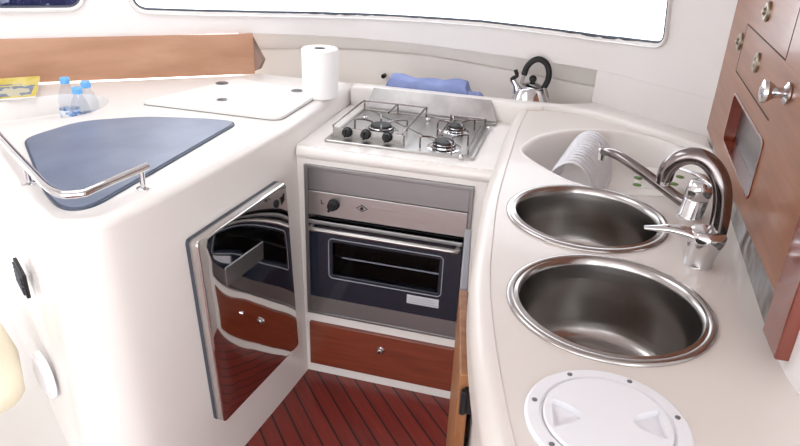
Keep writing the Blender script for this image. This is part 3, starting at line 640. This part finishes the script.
for ga, gb in (((DY0, DZ1), (DY1, DZ1)), ((DY1, DZ0), (DY1, DZ1)), ((DY0, DZ0), (DY1, DZ0)), ((DY0, DZ1), (DY0, ZT-.01))):
    gw = .0014; h_ = abs(ga[1]-gb[1]) < .01
    q4 = [(ga[0], ga[1]-gw), (gb[0], gb[1]-gw), (gb[0], gb[1]+gw), (ga[0], ga[1]+gw)] if h_ else [(ga[0]-gw, ga[1]), (ga[0]+gw, ga[1]), (gb[0]+gw, gb[1]), (gb[0]-gw, gb[1])]
    obj('panel_gap', wl(q4, .0035, .0046), 'groove', wc)
D1 = obj('drawer_front', wl([(1.0525, DZ0+.0025), (DY1-.0025, DZ0+.0025), (DY1-.0025, DZ1-.0025), (1.0525, DZ1-.0025)], .003, .0043), 'wood_r', wc)
def leaf_door(name, y0_, y1_, z0_, z1_): return obj(name, wl([(y0_, z0_), (y1_, z0_), (y1_, z1_), (y0_, z1_)], .003, .0043), 'wood_r', wc)
D2 = leaf_door('cupboard_door', DY0+.0025, DY1-.0025, DZ1+.0035, ZT-.0125)
y_, z_ = wh(792, 94)
obj('knob', B().lathe([(.020, 0), (.020, .004), (.010, .009), (.009, .020), (.016, .028), (.021, .036), (.020, .043), (.008, .047)], wf(y_, z_, .006), 32, fnorm), 'chrome', D1)
for p, par in (((771, 12), wc), ((743, 42), wc), ((760, 63), D1)):
    y_, z_ = wh(*p); c = wf(y_, z_, .004); e1 = Vector((0, 0, 1)); e2 = Vector((.03, 1, 0)).normalized()
    lb = obj('oval_latch', B().loops([[c+fnorm*o_+(e1*math.cos(t)*.022+e2*math.sin(t)*.021)*s_ for t in [2*PI*k/24 for k in range(24)]] for s_, o_ in ((1, 0), (1, .005), (.85, .008), (.55, .008), (.5, .005))]), 'brass', par)
    obj('push_button', B().lathe([(.007, 0), (.007, .012), (.005, .014)], c, 16, fnorm), 'brass', lb)
# polished strip between worktop and cupboard
tag(obj('splash_strip', wl([(1.046, -.004), (2.0, -.004), (2.0, .044), (1.60, .046), (1.40, .059), (1.046, .076)], -.006, -.002), 'mirror_d'), 'polished steel strip between the right worktop edge and the wooden cupboard', 'splashback')

# ================================================================ THINGS ON THE LEFT WORKTOP
# paper roll
pc = Vector((-.843, 2.085, ZL+.001)); topz = onp(320, 48.5, (0, 2.085, 0), (0, 1, 0)).z

pt = thing('paper_towel_roll', pc, 'white kitchen paper roll standing at the back of the left worktop', 'paper towel')
obj('paper', B().lathe([(.020, 0), (.057, 0), (.060, .004), (.060, topz-ZL-.004), (.057, topz-ZL), (.020, topz-ZL), (.020, 0)], pc, 48, caps=(False, False)), 'paper', pt)
obj('core', B().lathe([(.0195, .001), (.0195, topz-ZL-.001), (.018, topz-ZL-.001), (.018, .001)], pc, 32, caps=(False, False)), 'card', pt)
# water bottles
def bottle(c, label):
    t = thing('water_bottle', c, label, 'bottle', 'water bottles on the left worktop')
    pr = [(.020, 0), (.0285, .003), (.030, .012), (.0285, .020), (.030, .028), (.029, .040), (.030, .052), (.029, .064), (.030, .074), (.029, .086), (.024, .104), (.015, .120), (.0115, .128), (.0115, .136)]
    obj('bottle_body', B().lathe(pr, c, 28), 'pet', t, ang=60)
    cp = obj('bottle_cap', B().lathe([(.0140, .130), (.0145, .132), (.0145, .145), (.0125, .148), (.001, .148)], c, 24), 'cap', t)
    obj('bottle_label', B().lathe([(.0303, .030), (.0308, .031), (.0308, .049), (.0303, .050)], c, 28, caps=(False, False)), 'blabel', t)
    return t
M['blabel'] = bpy.data.materials.new('x'); bpy.data.materials.remove(M['blabel'])
M['blabel'] = mat('bottle_label_print', (.6, .7, .85), .4); n_, r_ = noise_col(M['blabel'], (.12, .32, .70), (.80, .85, .92), 40, lo=.40, hi=.5)
for (x, y), lb in (((64, 77.5), 'small clear water bottle with blue cap, leftmost of the three'), ((85, 81.5), 'small clear water bottle with blue cap, rightmost of the three'), ((76.5, 87.5), 'small clear water bottle with blue cap, in front of the other two')):
    c = at(x, y, -.0475+.148); bottle(Vector((c.x, c.y, -.0475)), lb)
# magazine
mg = thing('magazine', at(10, 92, .03), 'yellow and grey magazine lying at the far left beside the water bottles', 'magazine')
qa, qb, qc, qd = at(36.5, 98, .024), at(-40, 104, .024), at(-40, 93, .075), at(40, 78, .052)
qc = qb+(qd-qa); nn = (qb-qa).cross(qd-qa).normalized(); nn = nn if nn.z > 0 else -nn
obj('pages', B().slab([qa, qb, qc, qd], nn, .006), 'white2', mg)
obj('cover', B().slab([qa+nn*.0062, qb+nn*.0062, qc+nn*.0062, qd+nn*.0062], nn, .0008), 'yellow', mg)
def mq(u, v): return (qa.lerp(qb, u)).lerp(qd.lerp(qc, u), v)+nn*.0071
obj('cover_photo', B().slab([mq(.08, .06), mq(1, .06), mq(1, .52), mq(.04, .56)], nn, .0004), 'cover', mg)
obj('cover_photo', B().slab([mq(.22, .60), mq(1, .60), mq(1, .66), mq(.22, .66)], nn, .0004), 'cover', mg)
# ================================================================ THINGS BEHIND THE LEDGE
# folded blue cloth
cb_ = B(); rows = []
X0, X1 = onp(385, 80, (0, 2.36, 0), (0, 1, 0)).x, onp(487, 92, (0, 2.36, 0), (0, 1, 0)).x
nx, ny = 40, 12; zt_ = onp(410, 75, (0, 2.39, 0), (0, 1, 0)).z
random.seed(3); verts = []
for j in range(ny+1):
    row = []
    for i in range(nx+1):
        u, v = i/nx, j/ny; x = X0+(X1-X0)*u; y = 2.335+.11*v
        h = (zt_+.06)*min(1, 14*u+.05)**.35*(1 if u < .80 else max(.70, 1-(u-.80)*9))*min(1, 9*(1-u)+.3)**.4
        z = -.06+h*(math.sin(PI*min(1, .25+v*.75))**.4)+.004*math.sin(9*u+3*v)+.003*math.sin(23*u-5*v)
        row.append((x, y, z))
    rows.append(row)
bm = cb_.bm; top = [[bm.verts.new(p) for p in r] for r in rows]; bot = [[bm.verts.new((p[0], p[1], -.0595)) for p in r] for r in rows]
for j in range(ny):
    for i in range(nx):
        bm.faces.new((top[j][i], top[j][i+1], top[j+1][i+1], top[j+1][i])); bm.faces.new((bot[j][i], bot[j+1][i], bot[j+1][i+1], bot[j][i+1]))
for i in range(nx):
    bm.faces.new((top[0][i], bot[0][i], bot[0][i+1], top[0][i+1])); bm.faces.new((top[ny][i], top[ny][i+1], bot[ny][i+1], bot[ny][i]))
for j in range(ny):
    bm.faces.new((top[j][0], top[j+1][0], bot[j+1][0], bot[j][0])); bm.faces.new((top[j][nx], bot[j][nx], bot[j+1][nx], top[j+1][nx]))
tag(obj('folded_cloth', cb_, 'blue', ang=60), 'folded blue cloth lying behind the ledge at the back of the hob', 'cloth')
# small dark hole fitting in the liner
c = onp(384, 76, (0, 2.603, 0), (0, 1, 0)); tag(obj('screw_cap', B().lathe([(.009, -.01), (.009, .012), (.006, .014)], c, 16, (0, -1, 0)), 'black'), 'tiny black screw cap on the liner left of the blue cloth', 'screw cap')
# kettle
KY = 2.405; kx_ = onp(531, 95, (0, KY, 0), (0, 1, 0)).x; kc = Vector((kx_, KY, -.06))
def kp(px, py, y=KY): return onp(px, py, (0, y, 0), (0, 1, 0))
kt = thing('kettle', kc, 'small steel whistling kettle with black hooped handle behind the ledge', 'kettle')
zl_ = kp(538, 86).z+.06
obj('kettle_body', B().lathe([(.066, 0), (.074, .006), (.075, .02), (.068, zl_*.55), (.050, zl_*.86), (.040, zl_*.96)], kc, 48), 'chrome', kt, ang=60)
obj('kettle_lid', B().lathe([(.041, zl_*.95), (.042, zl_*.98), (.025, zl_*1.07), (.004, zl_*1.11)], kc, 40), 'chrome', kt, ang=60)
q = kp(532, 79); obj('lid_knob', B().sphere((kc.x, kc.y, kc.z+zl_*1.11+.010), .0135), 'black', kt)
hp = [kp(x, y) for x, y in ((524, 75), (527, 67), (533, 61), (540, 59.5), (546.5, 64), (549, 72), (548, 80), (544.5, 87))]
obj('handle', B().tube(smooth_pts(hp, 4), .0105, 14), 'black', kt)
obj('handle_bracket', B().tube([kp(524, 75), kp(521, 84)], .006, 8), 'steel', kt); obj('handle_bracket', B().tube([kp(544.5, 87), kp(548, 98)], .006, 8), 'steel', kt)
obj('spout', B().tube([Vector((kc.x-.045, KY, kc.z+zl_*.55)), kp(516.5, 86), kp(513, 80)], [.016, .012, .009], 12), 'chrome', kt)
obj('whistle', B().tube(smooth_pts([kp(514, 84), kp(512, 79), kp(517, 76), kp(515.5, 70)], 3), .007, 10), 'black', kt)
# ================================================================ LOWER LEFT: settee, vent, cap
struct('trim_4', B().prism([(-.97, 1.02), (-1.14, 1.10), (-2.6, 2.1), (-2.6, -.6), (-1.6, -.6)], FL, -.66), 'wall')
def side_quad(px):
    return [sp(*p, 0) for p in px]
def upright(pa, pb_, o0, o1):
    """upright rectangle on the side face between two sight lines (top far corner, bottom near corner)"""
    a, b_ = sp(*pa, 0), sp(*pb_, 0); return a, b_
a = sp(21, 278, .004)
vt = thing('vent_cover', a, 'small black vent cover on the side of the left cabinet', 'vent')
def sbox(c, w_, h_, o0, o1): 
    out = []
    for o_ in (o0, o1): out.append([c+sd*u*w_+Vector((0, 0, v*h_))+sn*(o_-.004) for u, v in ((-.5, -.5), (.5, -.5), (.5, .5), (-.5, .5))])
    return B().loops(out)
obj('vent_frame', sbox(a, .105, .062, -.002, .007), 'black', vt, bevel=.002)
for k_ in range(5): obj('vent_louvre', sbox(a+Vector((0, 0, -.022+.011*k_)), .090, .004, .006, .011), 'rubber', vt)
f2 = Vector((-.15, .085, 0)).normalized(); sn = Vector((-f2.y, f2.x, 0)); sn = sn if sn.y < 0 else -sn
a = onp(45, 375, Vector((-1.06, .998, 0))+sn*.004, sn)
kp_ = thing('deck_plate', a, 'round white plastic cap on the side of the left cabinet near the floor', 'cap')
obj('plate_ring', B().lathe([(.062, -.004), (.062, .004), (.058, .008), (.050, .009)], a, 40, sn), 'white', kp_)
obj('plate_centre', B().lathe([(.048, .002), (.048, .011), (.040, .014), (.001, .015)], a, 40, sn), 'white', kp_)
# settee cushion at the far left
ca = at(-24, 366, -.44)
cu_ = thing('settee_cushion', ca-Vector((0, 0, .10)), 'cream vinyl settee cushion at the left edge beside the cabinet', 'cushion')
cd = Vector((sd.x, sd.y, 0)); cn = Vector((sn.x, sn.y, 0))
rings_ = []
for k_ in range(13):
    t = -1+2*k_/12; q_ = (1-abs(t)**3.2)**(1/3.2) if abs(t) < 1 else .0; q_ = max(q_, .05)
    rings_.append([ca+cn*(t*.095)+(cd*math.copysign(abs(math.cos(th))**.8, math.cos(th))*.20+Vector((0, 0, 1))*math.copysign(abs(math.sin(th))**.8, math.sin(th))*.056)*q_ for th in [2*PI*m/40 for m in range(40)]])
obj('cushion_body', B().loops(rings_), 'cushion', cu_, ang=70)
# unseen coachroof and aft wall added for dark reflections; openings placed to let daylight in
roof = B().box((-2.75, -2.4, 1.05), (.85, 2.62, 1.10))
struct('ceiling', roof, 'wall', cut=[B().box((-1.75, .75, 1.0), (-.75, 1.75, 1.2)), B().box((-1.1, -1.6, 1.0), (.1, -.7, 1.2))])
struct('wall_back', B().box((-2.75, -2.45, FL), (.85, -2.40, 1.05)), 'wall', cut=[B().box((-2.2, -2.6, FL-.1), (.45, -2.3, 1.0))])
# ================================================================ LIGHT
sky = bpy.data.worlds.new('daylight'); bpy.context.scene.world = sky; sky.use_nodes = True
bg = sky.node_tree.nodes['Background']; bg.inputs[0].default_value = (.95, .97, 1, 1); bg.inputs[1].default_value = 3.0
vs = bpy.context.scene.view_settings; vs.view_transform = 'Standard'; vs.look = 'None'; vs.gamma = 1; vs.use_curve_mapping = False; vs.exposure = 0.42
# stand the cabin floor at z = 0
for o in list(bpy.data.objects):
    if o.parent is None: o.location.z -= FL
